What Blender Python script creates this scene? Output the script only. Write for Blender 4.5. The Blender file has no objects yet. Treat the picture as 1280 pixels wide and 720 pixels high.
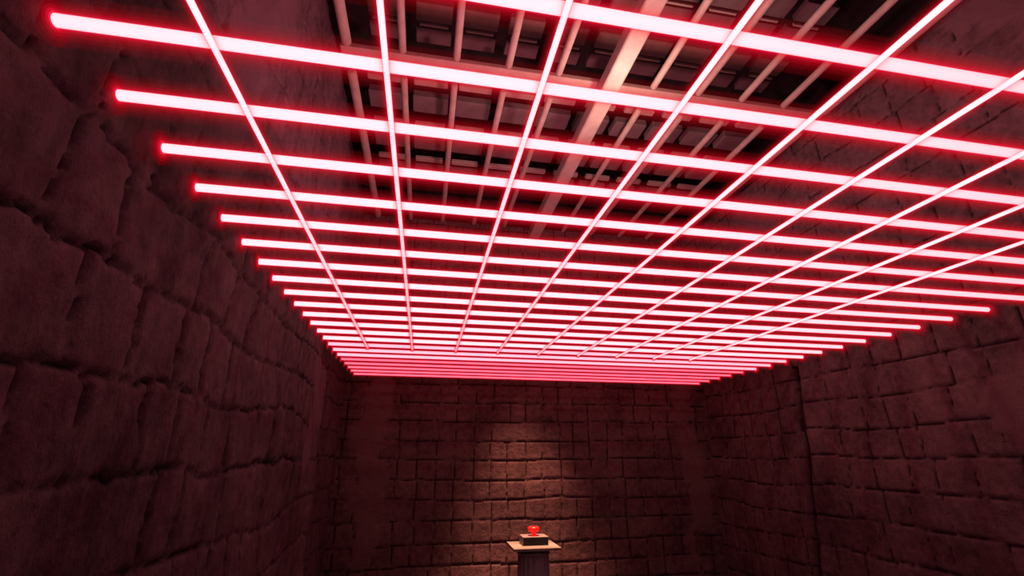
import bpy, bmesh, math, random
import numpy as np

sc = bpy.context.scene
COL = sc.collection
random.seed(11)
EYE = 1.75                      # camera height above the floor
XL, XR, YF, YN = -0.97, 4.04, 6.52, -2.4
LZ = EYE + 1.0                  # height of the laser plane
RZ = EYE + 3.4                  # height of the ceiling rods
WTOP = EYE + 3.45               # top of the stone walls

# ---------------------------------------------------------------- helpers
def empty(name, loc):
    o = bpy.data.objects.new(name, None)
    o.location = loc
    o.empty_display_size = 0.1
    COL.objects.link(o)
    return o

def tag(o, label=None, cat=None, group=None, kind=None):
    if label: o['label'] = label
    if cat: o['category'] = cat
    if group: o['group'] = group
    if kind: o['kind'] = kind
    return o

def link_bm(name, bm, m, parent=None, loc=None, smooth=False):
    bmesh.ops.recalc_face_normals(bm, faces=bm.faces)
    me = bpy.data.meshes.new(name)
    bm.to_mesh(me); bm.free()
    if smooth:
        for p in me.polygons: p.use_smooth = True
    me.materials.append(m)
    o = bpy.data.objects.new(name, me)
    COL.objects.link(o)
    if parent: o.parent = parent
    if loc: o.location = loc
    return o

def add_box(bm, c, s, bevel=0.0, seg=2):
    r = bmesh.ops.create_cube(bm, size=1.0)
    vs = r['verts']
    for v in vs:
        v.co = (c[0] + v.co.x * s[0], c[1] + v.co.y * s[1], c[2] + v.co.z * s[2])
    if bevel > 0:
        es = set(e for v in vs for e in v.link_edges)
        bmesh.ops.bevel(bm, geom=list(es), offset=bevel, segments=seg, profile=0.6, affect='EDGES')

def add_lathe(bm, prof, n=32, axis='z', c=(0, 0, 0), flute=None):
    """prof: (radius, height) list along the axis, closed at both ends."""
    rings = []
    for k, (r, h) in enumerate(prof):
        ring = []
        for i in range(n):
            a = 2 * math.pi * i / n
            rr = r * (flute(a) if flute else 1.0)
            x, y = rr * math.cos(a), rr * math.sin(a)
            p = {'z': (x, y, h), 'x': (h, x, y), 'y': (x, h, y)}[axis]
            ring.append(bm.verts.new((c[0] + p[0], c[1] + p[1], c[2] + p[2])))
        rings.append(ring)
    for a, b in zip(rings[:-1], rings[1:]):
        for i in range(n):
            j = (i + 1) % n
            bm.faces.new((a[i], a[j], b[j], b[i]))
    bm.faces.new(rings[0][::-1]); bm.faces.new(rings[-1])

ORD = ['first', 'second', 'third', 'fourth', 'fifth', 'sixth', 'seventh', 'eighth', 'ninth', 'tenth', 'eleventh', 'twelfth', 'thirteenth']

# ---------------------------------------------------------------- materials
class NT:
    def __init__(s, name):
        s.m = bpy.data.materials.new(name); s.m.use_nodes = True
        s.t = s.m.node_tree; s.t.nodes.clear()
        s.out = s.n('ShaderNodeOutputMaterial')
    def n(s, kind, **kw):
        nd = s.t.nodes.new(kind)
        for k, v in kw.items():
            if k in nd.inputs.keys(): nd.inputs[k].default_value = v
            else: setattr(nd, k, v)
        return nd
    def l(s, a, b): s.t.links.new(a, b)

def stone_mat(name, dark, light, joint, stretch=(1, 1, 1), bump=0.5):
    t = NT(name)
    b = t.n('ShaderNodeBsdfPrincipled', Roughness=0.88)
    b.inputs['Specular IOR Level'].default_value = 0.25
    tc = t.n('ShaderNodeTexCoord')
    mp = t.n('ShaderNodeMapping'); mp.inputs['Scale'].default_value = stretch
    t.l(tc.outputs['Object'], mp.inputs['Vector'])
    n1 = t.n('ShaderNodeTexNoise', Scale=1.7, Detail=6.0, Roughness=0.6)
    n2 = t.n('ShaderNodeTexNoise', Scale=16.0, Detail=8.0, Roughness=0.68)
    n3 = t.n('ShaderNodeTexNoise', Scale=60.0, Detail=5.0, Roughness=0.6)
    for q in (n1, n2, n3): t.l(mp.outputs['Vector'], q.inputs['Vector'])
    mx = t.n('ShaderNodeMix', data_type='FLOAT'); mx.inputs['Factor'].default_value = 0.5
    t.l(n1.outputs['Fac'], mx.inputs[2]); t.l(n2.outputs['Fac'], mx.inputs[3])
    cr = t.n('ShaderNodeValToRGB')
    cr.color_ramp.elements[0].position = 0.38; cr.color_ramp.elements[0].color = (*dark, 1)
    cr.color_ramp.elements[1].position = 0.62; cr.color_ramp.elements[1].color = (*light, 1)
    t.l(mx.outputs[0], cr.inputs['Fac'])
    ap = t.n('ShaderNodeAttribute', attribute_name='plaster')
    fp = t.n('ShaderNodeMath', operation='MULTIPLY'); fp.inputs[1].default_value = 0.5
    t.l(ap.outputs['Fac'], fp.inputs[0])
    mp2 = t.n('ShaderNodeMix', data_type='RGBA')
    t.l(fp.outputs[0], mp2.inputs['Factor']); t.l(cr.outputs['Color'], mp2.inputs[6])
    mp2.inputs[7].default_value = (light[0] * 1.25, light[1] * 1.25, light[2] * 1.25, 1)
    at = t.n('ShaderNodeAttribute', attribute_name='joint')
    mj = t.n('ShaderNodeMix', data_type='RGBA')
    t.l(at.outputs['Fac'], mj.inputs['Factor'])
    t.l(mp2.outputs[2], mj.inputs[6]); mj.inputs[7].default_value = (*joint, 1)
    t.l(mj.outputs[2], b.inputs['Base Color'])
    ad = t.n('ShaderNodeMath', operation='MULTIPLY_ADD'); ad.inputs[1].default_value = 0.35
    t.l(n3.outputs['Fac'], ad.inputs[0]); t.l(n2.outputs['Fac'], ad.inputs[2])
    bp = t.n('ShaderNodeBump', Strength=bump, Distance=0.03)
    t.l(ad.outputs[0], bp.inputs['Height'])
    t.l(bp.outputs['Normal'], b.inputs['Normal'])
    t.l(b.outputs[0], t.out.inputs['Surface'])
    return t.m

def metal_mat(name, c1, c2, rough=0.6, metallic=0.0, scale=8.0, bump=0.15):
    t = NT(name)
    b = t.n('ShaderNodeBsdfPrincipled', Roughness=rough, Metallic=metallic)
    tc = t.n('ShaderNodeTexCoord')
    n1 = t.n('ShaderNodeTexNoise', Scale=scale, Detail=6.0, Roughness=0.65)
    t.l(tc.outputs['Object'], n1.inputs['Vector'])
    cr = t.n('ShaderNodeValToRGB')
    cr.color_ramp.elements[0].position = 0.35; cr.color_ramp.elements[0].color = (*c1, 1)
    cr.color_ramp.elements[1].position = 0.65; cr.color_ramp.elements[1].color = (*c2, 1)
    t.l(n1.outputs['Fac'], cr.inputs['Fac']); t.l(cr.outputs['Color'], b.inputs['Base Color'])
    bp = t.n('ShaderNodeBump', Strength=bump, Distance=0.02)
    t.l(n1.outputs['Fac'], bp.inputs['Height']); t.l(bp.outputs['Normal'], b.inputs['Normal'])
    t.l(b.outputs[0], t.out.inputs['Surface'])
    return t.m

def emit_mat(name, col, strength, sigma=0.0):
    """A glowing surface, or with sigma a glowing volume of that density per metre whose brightness settles at strength."""
    t = NT(name)
    e = t.n('ShaderNodeEmission', Strength=strength * (sigma or 1.0))
    e.inputs['Color'].default_value = (*col, 1)
    if sigma:
        a = t.n('ShaderNodeVolumeAbsorption', Density=sigma); a.inputs['Color'].default_value = (0, 0, 0, 1)
        d = t.n('ShaderNodeAddShader')
        t.l(e.outputs[0], d.inputs[0]); t.l(a.outputs[0], d.inputs[1]); t.l(d.outputs[0], t.out.inputs['Volume'])
    else:
        t.l(e.outputs[0], t.out.inputs['Surface'])
    return t.m

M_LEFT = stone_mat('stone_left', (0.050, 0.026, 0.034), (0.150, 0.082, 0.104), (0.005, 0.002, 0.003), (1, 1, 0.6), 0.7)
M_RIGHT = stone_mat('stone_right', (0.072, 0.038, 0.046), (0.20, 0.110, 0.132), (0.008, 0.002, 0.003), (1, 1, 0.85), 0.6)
M_BACK = stone_mat('stone_far', (0.060, 0.030, 0.034), (0.165, 0.090, 0.098), (0.008, 0.002, 0.002), (1, 1, 1), 0.6)
M_FLOOR = stone_mat('stone_floor', (0.03, 0.02, 0.02), (0.06, 0.04, 0.04), (0.01, 0.006, 0.006))
M_VOID = metal_mat('dark_ceiling', (0.02, 0.012, 0.013), (0.04, 0.025, 0.027), 0.9)
M_STEEL = metal_mat('dusty_steel', (0.40, 0.33, 0.30), (0.52, 0.44, 0.40), 0.65, 0.0, 6.0)
M_PANEL = metal_mat('grey_board', (0.15, 0.105, 0.11), (0.22, 0.16, 0.17), 0.8, 0.0, 3.0)
M_MARBLE = metal_mat('pale_marble', (0.16, 0.155, 0.135), (0.21, 0.20, 0.175), 0.45, 0.0, 7.0, 0.05)
M_SHAFT = metal_mat('grey_marble', (0.15, 0.125, 0.16), (0.22, 0.19, 0.235), 0.55, 0.0, 7.0, 0.05)
M_BOX = metal_mat('box_grey', (0.13, 0.11, 0.105), (0.18, 0.155, 0.15), 0.5, 0.0, 9.0, 0.05)
M_FACE = metal_mat('box_black', (0.003, 0.002, 0.003), (0.006, 0.005, 0.006), 0.8, 0.0, 9.0, 0.05)
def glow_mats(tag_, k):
    # (tube radius in beam radii, brightness added per metre, density): emitting shells imitate bloom, fainter away from the beam
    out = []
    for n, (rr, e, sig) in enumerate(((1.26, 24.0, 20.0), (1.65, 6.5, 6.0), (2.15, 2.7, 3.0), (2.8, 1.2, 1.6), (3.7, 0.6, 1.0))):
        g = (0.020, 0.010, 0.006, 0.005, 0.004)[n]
        out.append((rr, emit_mat('laser_bloom_%s_%d' % (tag_, n), (1.0, g, g * 4.5), e * k / (sig * k), sig * k)))
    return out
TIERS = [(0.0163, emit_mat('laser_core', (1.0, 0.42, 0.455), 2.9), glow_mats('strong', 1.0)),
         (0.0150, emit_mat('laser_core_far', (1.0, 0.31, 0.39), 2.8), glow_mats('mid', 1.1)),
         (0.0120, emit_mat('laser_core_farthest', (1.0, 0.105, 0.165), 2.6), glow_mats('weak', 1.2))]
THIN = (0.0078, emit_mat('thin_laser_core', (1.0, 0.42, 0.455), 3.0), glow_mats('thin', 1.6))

t = NT('button_red')
b = t.n('ShaderNodeBsdfPrincipled', Roughness=0.3)
tc = t.n('ShaderNodeTexCoord'); nz = t.n('ShaderNodeTexNoise', Scale=12.0)
t.l(tc.outputs['Object'], nz.inputs['Vector'])
cr = t.n('ShaderNodeValToRGB')
cr.color_ramp.elements[0].color = (0.75, 0.008, 0.006, 1); cr.color_ramp.elements[1].color = (0.85, 0.015, 0.01, 1)
t.l(nz.outputs['Fac'], cr.inputs['Fac']); t.l(cr.outputs['Color'], b.inputs['Base Color'])
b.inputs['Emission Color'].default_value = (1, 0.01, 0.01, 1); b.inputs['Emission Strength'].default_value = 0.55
t.l(b.outputs[0], t.out.inputs['Surface'])
M_BUTTON = t.m

# ---------------------------------------------------------------- noise + stone walls
class Noise2:
    def __init__(s, seed): s.g = np.random.RandomState(seed).rand(256, 256) * 2 - 1
    def at(s, x, y):
        xi, yi = np.floor(x).astype(int), np.floor(y).astype(int)
        fx, fy = x - xi, y - yi
        fx, fy = fx * fx * (3 - 2 * fx), fy * fy * (3 - 2 * fy)
        g = s.g; a = xi % 256; b = yi % 256; a1 = (a + 1) % 256; b1 = (b + 1) % 256
        return (g[a, b] * (1 - fx) + g[a1, b] * fx) * (1 - fy) + (g[a, b1] * (1 - fx) + g[a1, b1] * fx) * fy
    def fbm(s, x, y, oct=4, gain=0.5):
        v, a, k = 0, 1, 1
        for o in range(oct):
            v = v + a * s.at(x * k + 17.3 * o, y * k + 5.1 * o); a *= gain; k *= 2.03
        return v

def smooth(a, b, x):
    q = np.clip((x - a) / (b - a), 0, 1)
    return q * q * (3 - 2 * q)

def stone_field(u, v, seed, row_h, col_w, warp, jag, gw, depth, keep, patches, rough, stack=None, jmin=0.5):
    """Relief (metres) and joint mask of a wall of uneven dressed stones over coordinates u, v."""
    R = np.random.RandomState(seed); N = Noise2(seed + 1)
    wu = u + warp * N.fbm(u * 1.3, v * 1.3, 2) + jag * (N.fbm(u * 9 + 40, v * 9, 2) + 0.8 * N.at(u * 31, v * 31 + 4))
    wv = v + warp * N.fbm(u * 1.1 + 31, v * 1.5 + 9, 2) + jag * (N.fbm(u * 9, v * 9 + 77, 2) + 0.8 * N.at(u * 31 + 60, v * 31))
    v0, v1 = wv.min() - 0.5, wv.max() + 0.5
    rows = [v0]
    while rows[-1] < v1: rows.append(rows[-1] + R.uniform(*row_h))
    rows = np.array(rows)
    ri = np.clip(np.searchsorted(rows, wv) - 1, 0, len(rows) - 2)
    dv0, dv1 = wv - rows[ri], rows[ri + 1] - wv
    fac = N.at(u * 1.9 + 3, v * 1.9 + 50) * 0.5 + 0.5
    d_h = np.minimum(dv0, dv1)
    d_v = np.full(u.shape, 9.0); block = np.zeros(u.shape); tilt = np.zeros(u.shape)
    u0, u1, base = wu.min() - 0.5, wu.max() + 0.5, None
    for r in range(len(rows) - 1):
        m = ri == r
        if not m.any(): continue
        cs = [u0 - R.uniform(0, col_w[1])]
        while cs[-1] < u1: cs.append(cs[-1] + R.uniform(*col_w))
        cs = np.array(cs)
        if stack is not None:                                                       # joints that run on through many courses
            if base is None: base = cs.copy()
            cs = base + R.uniform(-stack, stack, len(base))
        on = R.rand(len(cs)) < keep
        x = wu[m]; ci = np.clip(np.searchsorted(cs, x) - 1, 0, len(cs) - 2)
        a = np.where(on[ci], x - cs[ci], 9.0); c = np.where(on[ci + 1], cs[ci + 1] - x, 9.0)
        d_v[m] = np.minimum(a, c)
        bo = R.uniform(-1, 1, len(cs)); to = R.uniform(-1, 1, len(cs))
        block[m] = bo[ci]; tilt[m] = to[ci] * (x - cs[ci] - 0.1)
    hv = jmin + (1 - jmin) * smooth(-0.35, 0.25, N.fbm(u * 2.3 + 11, v * 2.3 + 71, 2))     # some joints are tight, some gape
    hh = jmin + (1 - jmin) * smooth(-0.35, 0.25, N.fbm(u * 2.1 + 91, v * 2.1 + 23, 2))
    g = np.maximum((1 - smooth(0.0, gw, d_v)) * hv, (1 - smooth(0.0, gw * 1.15, d_h)) * hh)
    round_ = (1 - smooth(0.0, gw * 2.6, np.minimum(d_v, d_h)))
    pm = np.zeros(u.shape)
    for (pu, pv, ru, rv) in patches:                                                # smooth plastered areas
        q = np.sqrt(((u - pu) / ru) ** 2 + ((v - pv) / rv) ** 2) + 0.5 * N.fbm(u * 3.3, v * 3.3 + 13, 5, 0.62)
        pm = np.maximum(pm, 1 - smooth(0.6, 1.1, q))
    g = g * (1 - 0.95 * pm)
    h = -depth * g - depth * 0.25 * round_ * (1 - pm) + (block * depth * 0.16 + tilt * depth * 0.5) * (1 - pm) * (1 - round_ * 0.5)
    h = h + rough * N.fbm(u * 3.1, v * 2.2, 5, 0.55) * (1 - 0.6 * pm) + pm * depth * 0.25
    core = smooth(0.22, 0.75, g)
    return h, core, pm

def wall(name, m, a, b, nrm, ua, ub, za, zb, step, field, offset=None):
    """A relief-carved wall: a point at u, z is a + b*u (+ relief along nrm)."""
    nu = int((ub - ua) / step) + 1; nv = int((zb - za) / step) + 1
    U, V = np.meshgrid(np.linspace(ua, ub, nu), np.linspace(za, zb, nv))
    h, j, pl = field(U, V)
    if offset is not None:
        dh, dj = offset(U, V)
        h = h + dh; j = np.maximum(j, dj)  # joint mask also carries the painted shadow band of the seam
    P = np.zeros((nv * nu, 3))
    hf = h.ravel()
    for k in range(3):
        P[:, k] = a[k] + b[k] * U.ravel() + nrm[k] * hf
    P[:, 2] += V.ravel()
    i = np.arange((nv - 1) * (nu - 1)); r, c = i // (nu - 1), i % (nu - 1)
    q = r * nu + c
    F = np.stack([q, q + 1, q + nu + 1, q + nu], 1)
    e1 = P[F[0, 1]] - P[F[0, 0]]; e2 = P[F[0, 3]] - P[F[0, 0]]
    if np.dot(np.cross(e1, e2), nrm) < 0: F = F[:, ::-1]
    me = bpy.data.meshes.new(name)
    me.vertices.add(len(P)); me.vertices.foreach_set('co', P.ravel().astype(np.float32))
    me.loops.add(F.size); me.loops.foreach_set('vertex_index', np.ascontiguousarray(F).ravel().astype(np.int32))
    me.polygons.add(len(F)); me.polygons.foreach_set('loop_start', (np.arange(len(F)) * 4).astype(np.int32))
    me.polygons.foreach_set('use_smooth', np.ones(len(F), dtype=bool))
    me.update(calc_edges=True); me.validate()
    at = me.attributes.new('joint', 'FLOAT', 'POINT'); at.data.foreach_set('value', j.ravel().astype(np.float32))
    at = me.attributes.new('plaster', 'FLOAT', 'POINT'); at.data.foreach_set('value', (pl * (1 - j)).ravel().astype(np.float32))
    me.materials.append(m)
    o = bpy.data.objects.new(name, me); COL.objects.link(o)
    o['kind'] = 'structure'
    return o

NS = Noise2(77)
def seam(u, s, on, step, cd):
    """The wall steps back past a seam: a thickened lip, then a crevice coloured dark in place of shadow, then the set-back face."""
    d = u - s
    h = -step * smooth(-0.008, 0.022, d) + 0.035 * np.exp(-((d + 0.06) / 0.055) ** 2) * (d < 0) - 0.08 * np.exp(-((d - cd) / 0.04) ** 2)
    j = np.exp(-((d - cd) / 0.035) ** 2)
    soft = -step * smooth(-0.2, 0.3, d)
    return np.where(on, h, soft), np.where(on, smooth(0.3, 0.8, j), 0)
def left_field(u, v):
    return stone_field(u, v, 5, (0.28, 0.36), (0.22, 0.38), 0.065, 0.013, 0.011, 0.026, 0.88,
                       [(2.0, EYE + 2.0, 0.28, 0.75), (2.25, EYE + 2.6, 0.25, 0.6), (4.55, EYE + 0.2, 0.2, 0.9)], 0.014)
def left_off(u, v):
    s = 4.80 - 0.10 * (v - EYE) + 0.05 * NS.fbm(v * 1.4, v * 0 + 3.2, 3)
    h, j = seam(u, s, v < EYE + 0.75, 0.10, 0.85)
    return h + 0.02, j
def right_field(u, v):
    return stone_field(u, v, 9, (0.26, 0.34), (0.19, 0.36), 0.035, 0.006, 0.010, 0.020, 0.96,
                       [(2.35, EYE + 0.42, 0.42, 0.30), (1.4, EYE + 3.0, 0.8, 0.7), (4.75, EYE + 2.9, 0.4, 0.45), (2.0, EYE + 0.9, 0.35, 0.3)], 0.008, 0.05, 0.72)
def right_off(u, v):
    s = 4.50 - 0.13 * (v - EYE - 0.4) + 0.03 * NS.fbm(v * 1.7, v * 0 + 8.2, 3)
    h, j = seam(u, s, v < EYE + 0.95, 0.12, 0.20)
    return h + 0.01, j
def back_field(u, v):
    return stone_field(u, v, 14, (0.225, 0.265), (0.215, 0.265), 0.022, 0.005, 0.011, 0.018, 0.96,
                       [(-0.66, EYE + 0.1, 0.26, 1.3), (3.85, EYE + 0.0, 0.22, 1.2)], 0.006, 0.02, 0.8)

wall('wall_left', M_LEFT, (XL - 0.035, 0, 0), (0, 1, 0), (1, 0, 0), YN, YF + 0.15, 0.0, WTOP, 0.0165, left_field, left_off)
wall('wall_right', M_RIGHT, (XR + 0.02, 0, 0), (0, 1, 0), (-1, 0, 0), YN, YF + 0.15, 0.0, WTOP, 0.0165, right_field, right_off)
wall('wall_back', M_BACK, (0, YF + 0.02, 0), (1, 0, 0), (0, -1, 0), XL - 0.3, XR + 0.3, 0.0, WTOP, 0.0165, back_field)
wall('wall_front', M_BACK, (0, YN + 0.05, 0), (1, 0, 0), (0, 1, 0), XL - 0.2, XR + 0.2, 0.0, WTOP, 0.05, back_field)

bm = bmesh.new(); add_box(bm, ((XL + XR) / 2, (YF + YN) / 2, -0.05), (XR - XL + 0.8, YF - YN + 0.6, 0.1))
tag(link_bm('floor', bm, M_FLOOR), kind='structure')
# dark roof void above the rods
CZ = EYE + 5.0
bm = bmesh.new()
cx, cy, wx, wy = (XL + XR) / 2, (YF + YN) / 2, XR - XL + 1.6, YF - YN + 1.6
add_box(bm, (cx, cy, CZ + 0.05), (wx, wy, 0.1))
for sx in (-1, 1): add_box(bm, (cx + sx * (wx / 2 - 0.05), cy, (CZ + WTOP) / 2 - 0.02), (0.1, wy, CZ - WTOP + 0.04))
for sy in (-1, 1): add_box(bm, (cx, cy + sy * (wy / 2 - 0.05), (CZ + WTOP) / 2 - 0.02), (wx, 0.1, CZ - WTOP + 0.04))
for sx in (-1, 1): add_box(bm, (cx + sx * (wx / 2 - 0.36), cy, WTOP + 0.02), (0.72, wy, 0.04))
for sy in (-1, 1): add_box(bm, (cx, cy + sy * (wy / 2 - 0.36), WTOP + 0.02), (wx, 0.72, 0.04))
tag(link_bm('ceiling', bm, M_VOID), kind='structure')

# ---------------------------------------------------------------- lasers
def tube_mesh(name, tubes, length, n=20):
    """Concentric closed tubes (radius, material, extra length) along x in one mesh."""
    bm = bmesh.new()
    for r, m, ex in tubes: add_lathe(bm, [(r, -length / 2 - ex), (r, length / 2 + ex)], n, 'x')
    me = bpy.data.meshes.new(name); bm.to_mesh(me); bm.free()
    per = n + 2
    for k, p in enumerate(me.polygons):
        p.use_smooth = len(p.vertices) == 4
        p.material_index = k // per
    for r, m, ex in tubes: me.materials.append(m)
    return me

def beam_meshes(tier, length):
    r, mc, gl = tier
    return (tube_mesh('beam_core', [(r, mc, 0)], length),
            tube_mesh('bloom_shell', [(r * rr, m, 0.002 * (n + 1)) for n, (rr, m) in enumerate(gl)], length))

def laser(meshes, loc, rz, label, group):
    t = empty('laser_beam', loc); t.rotation_euler.z = rz
    tag(t, label, 'laser beam', group, 'thing')
    for me in meshes:
        o = bpy.data.objects.new(me.name.split('.')[0], me); COL.objects.link(o); o.parent = t
    return t

LEN = 4.018 + 0.947
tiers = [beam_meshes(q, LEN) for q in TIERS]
NT_ = 23
for i in range(NT_):
    y = 0.7726 + 0.2545 * i
    if i == 0: w = 'nearest the camera'
    elif i < 12: w = ORD[i] + ' from the camera'
    elif i == NT_ - 1: w = 'last one, beside the far stone wall'
    else: w = ORD[NT_ - 1 - i] + ' from the far stone wall'
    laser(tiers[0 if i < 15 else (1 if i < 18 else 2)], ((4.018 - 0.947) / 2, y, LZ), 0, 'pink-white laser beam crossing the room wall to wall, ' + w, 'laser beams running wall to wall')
L2 = 4.59 + 2.3
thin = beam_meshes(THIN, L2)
for k in range(9):
    w = 'closest to the left wall' if k == 0 else ('closest to the right wall' if k == 8 else ORD[k] + ' from the left wall')
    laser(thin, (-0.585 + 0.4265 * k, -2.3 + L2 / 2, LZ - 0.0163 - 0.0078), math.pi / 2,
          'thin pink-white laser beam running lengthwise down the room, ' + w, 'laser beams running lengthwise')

# ---------------------------------------------------------------- ceiling steel
CX = (4.018 - 0.947) / 2
# cross beam: flat flange with a lip under a web
BY0, BY1 = 3.335, 3.56
bm = bmesh.new()
add_box(bm, (CX, (BY0 + BY1) / 2, RZ + 0.035), (4.95, BY1 - BY0, 0.05), 0.008)
add_box(bm, (CX, (BY0 + BY1) / 2 + 0.02, RZ + 0.085), (4.95, 0.08, 0.06), 0.004)
tag(link_bm('ceiling_cross_beam', bm, M_STEEL), 'pale steel beam crossing the ceiling from left wall to right wall, across the rod ends', 'beam', None, 'thing')
bm = bmesh.new()
add_box(bm, (CX, (-2.25 + 6.5) / 2, RZ - 0.10), (0.17, 8.75, 0.16), 0.03, 3)
tag(link_bm('ceiling_beam', bm, M_STEEL), 'thick pale steel beam running lengthwise down the middle of the ceiling', 'beam', None, 'thing')

def rod_mesh(r, length):
    bm = bmesh.new()
    e = r * 0.5
    add_lathe(bm, [(r * 0.55, -length / 2), (r * 0.9, -length / 2 + e * 0.4), (r, -length / 2 + e), (r, length / 2 - e), (r * 0.9, length / 2 - e * 0.4), (r * 0.55, length / 2)], 16, 'y')
    bmesh.ops.recalc_face_normals(bm, faces=bm.faces)
    me = bpy.data.meshes.new('ceiling_rod'); bm.to_mesh(me); bm.free()
    for p in me.polygons: p.use_smooth = len(p.vertices) == 4
    me.materials.append(M_STEEL)
    return me

bays = [(-2.2, 3.295, 'in front of the cross beam'), (3.60, 6.45, 'behind the cross beam')]
for (y0, y1, where) in bays:
    ma, mb_ = rod_mesh(0.033, y1 - y0), rod_mesh(0.045, y1 - y0)
    for k in range(-5, 6):
        if k == 0: continue
        o = bpy.data.objects.new('ceiling_rod', mb_ if abs(k) == 5 else ma); COL.objects.link(o)
        o.location = (CX + 0.482 * k, (y0 + y1) / 2, RZ)
        n = abs(k); side = 'left' if k < 0 else 'right'
        w = ('thicker rod along the %s wall' % side) if n == 5 else '%s %s of the thick middle beam' % (ORD[n - 1], side)
        tag(o, 'pale ceiling rod %s, %s' % (where, w), 'rod', 'ceiling rods ' + where, 'thing')

# boards hung above the rods, in files between them, row after row
def bmesh_mesh(name, boxes, m):
    bm = bmesh.new()
    for c, s, bv in boxes: add_box(bm, c, s, bv, 1)
    bmesh.ops.recalc_face_normals(bm, faces=bm.faces)
    me = bpy.data.meshes.new(name); bm.to_mesh(me); bm.free(); me.materials.append(m)
    return me
high = (bmesh_mesh('front_plank', [((0, -0.145, 0), (0.37, 0.21, 0.07), 0.006)], M_PANEL),
        bmesh_mesh('batten', [((0, 0, -0.03), (0.30, 0.024, 0.03), 0.003)], M_STEEL),
        bmesh_mesh('rear_plank', [((0, 0.14, 0), (0.37, 0.19, 0.07), 0.006)], M_PANEL))
low = (bmesh_mesh('batten', [((0, -0.24, -0.01), (0.36, 0.075, 0.05), 0.006)], M_STEEL),
       bmesh_mesh('rear_plank', [((0, 0.10, 0.02), (0.40, 0.26, 0.10), 0.012)], M_PANEL))
rows = [(1.70, 4.28, high), (2.36, 4.28, high), (3.02, 4.28, high), (3.72, 4.28, high), (4.28, 3.80, low), (4.98, 3.80, low), (5.68, 3.80, low)]
for r, (y, z, kit) in enumerate(rows):
    for c in range(10):
        x = CX + 0.482 * (c - 4.5)
        t = empty('hanging_board', (x, y, EYE + z))
        side = ('%s from the left wall' if c < 5 else '%s from the right wall') % ORD[c if c < 5 else 9 - c]
        tag(t, 'dim ceiling board above the rods, %s row from camera, %s' % (ORD[r], side), 'ceiling board', 'grey boards above the ceiling rods', 'thing')
        for me in kit:
            o = bpy.data.objects.new(me.name.split('.')[0], me); COL.objects.link(o); o.parent = t

# ---------------------------------------------------------------- pedestal and button
PX, PY, PT = 1.218, 5.395, EYE - 0.9
ped = empty('pedestal', (PX, PY, 0))
tag(ped, 'fluted round stone column pedestal with square slab top under the spotlight', 'pedestal')
bm = bmesh.new(); add_box(bm, (0, 0, PT - 0.013), (0.495, 0.44, 0.026), 0.004)
tag(link_bm('top_slab', bm, M_MARBLE, ped), 'cream square slab')
bm = bmesh.new(); add_lathe(bm, [(0.165, PT - 0.085), (0.172, PT - 0.075), (0.172, PT - 0.06), (0.158, PT - 0.05), (0.165, PT - 0.0265)], 48)
link_bm('capital', bm, M_SHAFT, ped, smooth=True)
NF = 20
fl = lambda a: 1 - 0.055 * abs(math.cos(a * NF / 2)) ** 0.8
bm = bmesh.new(); add_lathe(bm, [(0.178, 0.115), (0.172, 0.4), (0.163, PT - 0.086)], NF * 10, flute=fl)
link_bm('fluted_shaft', bm, M_SHAFT, ped)
bm = bmesh.new(); add_box(bm, (0, 0, 0.03), (0.5, 0.46, 0.06), 0.006)
add_lathe(bm, [(0.215, 0.0605), (0.225, 0.075), (0.215, 0.092), (0.19, 0.114)], 48)
link_bm('base', bm, M_SHAFT, ped)

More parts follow.
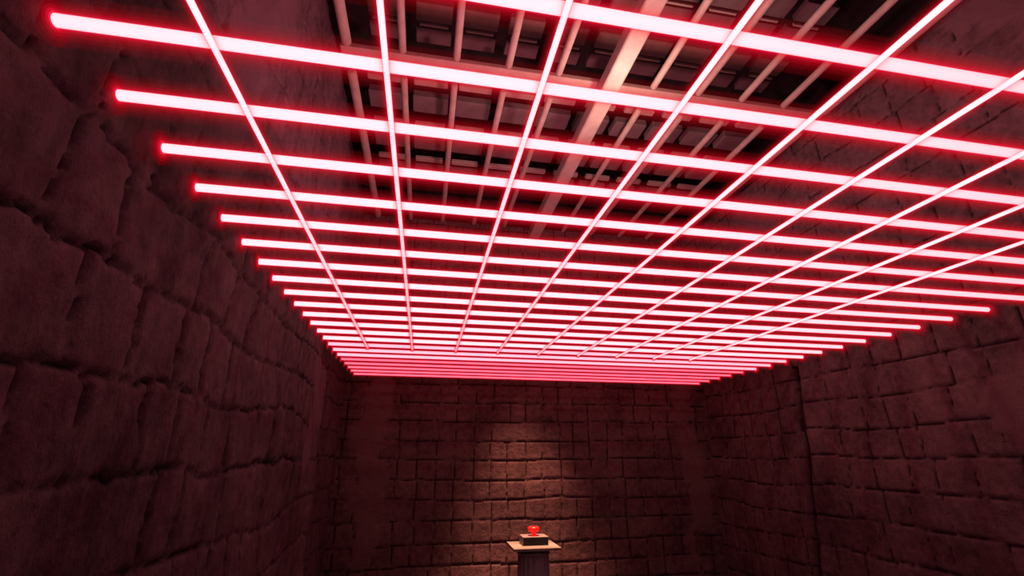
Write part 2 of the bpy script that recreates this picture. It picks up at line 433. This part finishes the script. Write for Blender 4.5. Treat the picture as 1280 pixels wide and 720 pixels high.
BXX, BYY = 1.232, 5.425
bx = empty('button_box', (BXX, BYY, PT))
tag(bx, 'small box with a bright red mushroom push button, resting on the pedestal slab', 'button')
bm = bmesh.new(); add_box(bm, (0, 0, 0.0415), (0.275, 0.20, 0.081), 0.005)
link_bm('housing', bm, M_BOX, bx)
bm = bmesh.new(); add_box(bm, (0, -0.1015, 0.040), (0.264, 0.004, 0.072), 0.001, 1)
tag(link_bm('front_plate', bm, M_FACE, bx), 'black front plate')
bm = bmesh.new(); add_lathe(bm, [(0.038, 0.0825), (0.038, 0.087), (0.025, 0.089), (0.025, 0.122)], 32)
tag(link_bm('button_stem', bm, M_BUTTON, bx), 'red stem')
bm = bmesh.new(); add_lathe(bm, [(0.03, 0.119), (0.054, 0.121), (0.060, 0.127), (0.061, 0.152), (0.058, 0.161), (0.046, 0.166), (0.018, 0.168)], 40)
tag(link_bm('button_cap', bm, M_BUTTON, bx, smooth=True), 'bright red rounded cap')

# ---------------------------------------------------------------- lights
def light(name, kind, loc, energy, col, **kw):
    d = bpy.data.lights.new(name, kind); d.energy = energy; d.color = col
    for k, v in kw.items(): setattr(d, k, v)
    o = bpy.data.objects.new(name, d); o.location = loc; COL.objects.link(o)
    return o
light('pedestal_spot', 'SPOT', (1.34, 5.62, EYE + 3.0), 4000, (1.0, 0.42, 0.25), spot_size=math.radians(41), spot_blend=0.8, shadow_soft_size=0.16)
light('ceiling_lamp', 'POINT', (1.62, 3.1, EYE + 2.65), 34, (1.0, 0.66, 0.5), shadow_soft_size=0.06)
up = light('red_upper_fill', 'SPOT', (0.9, 2.9, EYE + 1.25), 170, (1.0, 0.25, 0.32), spot_size=math.radians(176), spot_blend=0.35, shadow_soft_size=0.12)  # added fill with no fixture, brightens the walls above the lasers
up.rotation_euler = (math.pi, 0, 0)

w = bpy.data.worlds.new('dark'); w.use_nodes = True
w.node_tree.nodes['Background'].inputs['Color'].default_value = (0.004, 0.001, 0.002, 1)
sc.world = w

# ---------------------------------------------------------------- camera
cd = bpy.data.cameras.new('camera'); cd.sensor_width = 36; cd.lens = 576.09 / 1280 * 36; cd.clip_start = 0.02
cam = bpy.data.objects.new('camera', cd); COL.objects.link(cam)
cam.location = (0, 0, EYE)
cam.rotation_euler = (math.radians(90 + 19.848), 0, math.radians(-10.398))
sc.camera = cam

sc.view_settings.view_transform = 'Standard'
sc.view_settings.look = 'None'
sc.view_settings.exposure = 0
sc.view_settings.gamma = 1
sc.view_settings.use_curve_mapping = False
sc.cycles.use_denoising = True
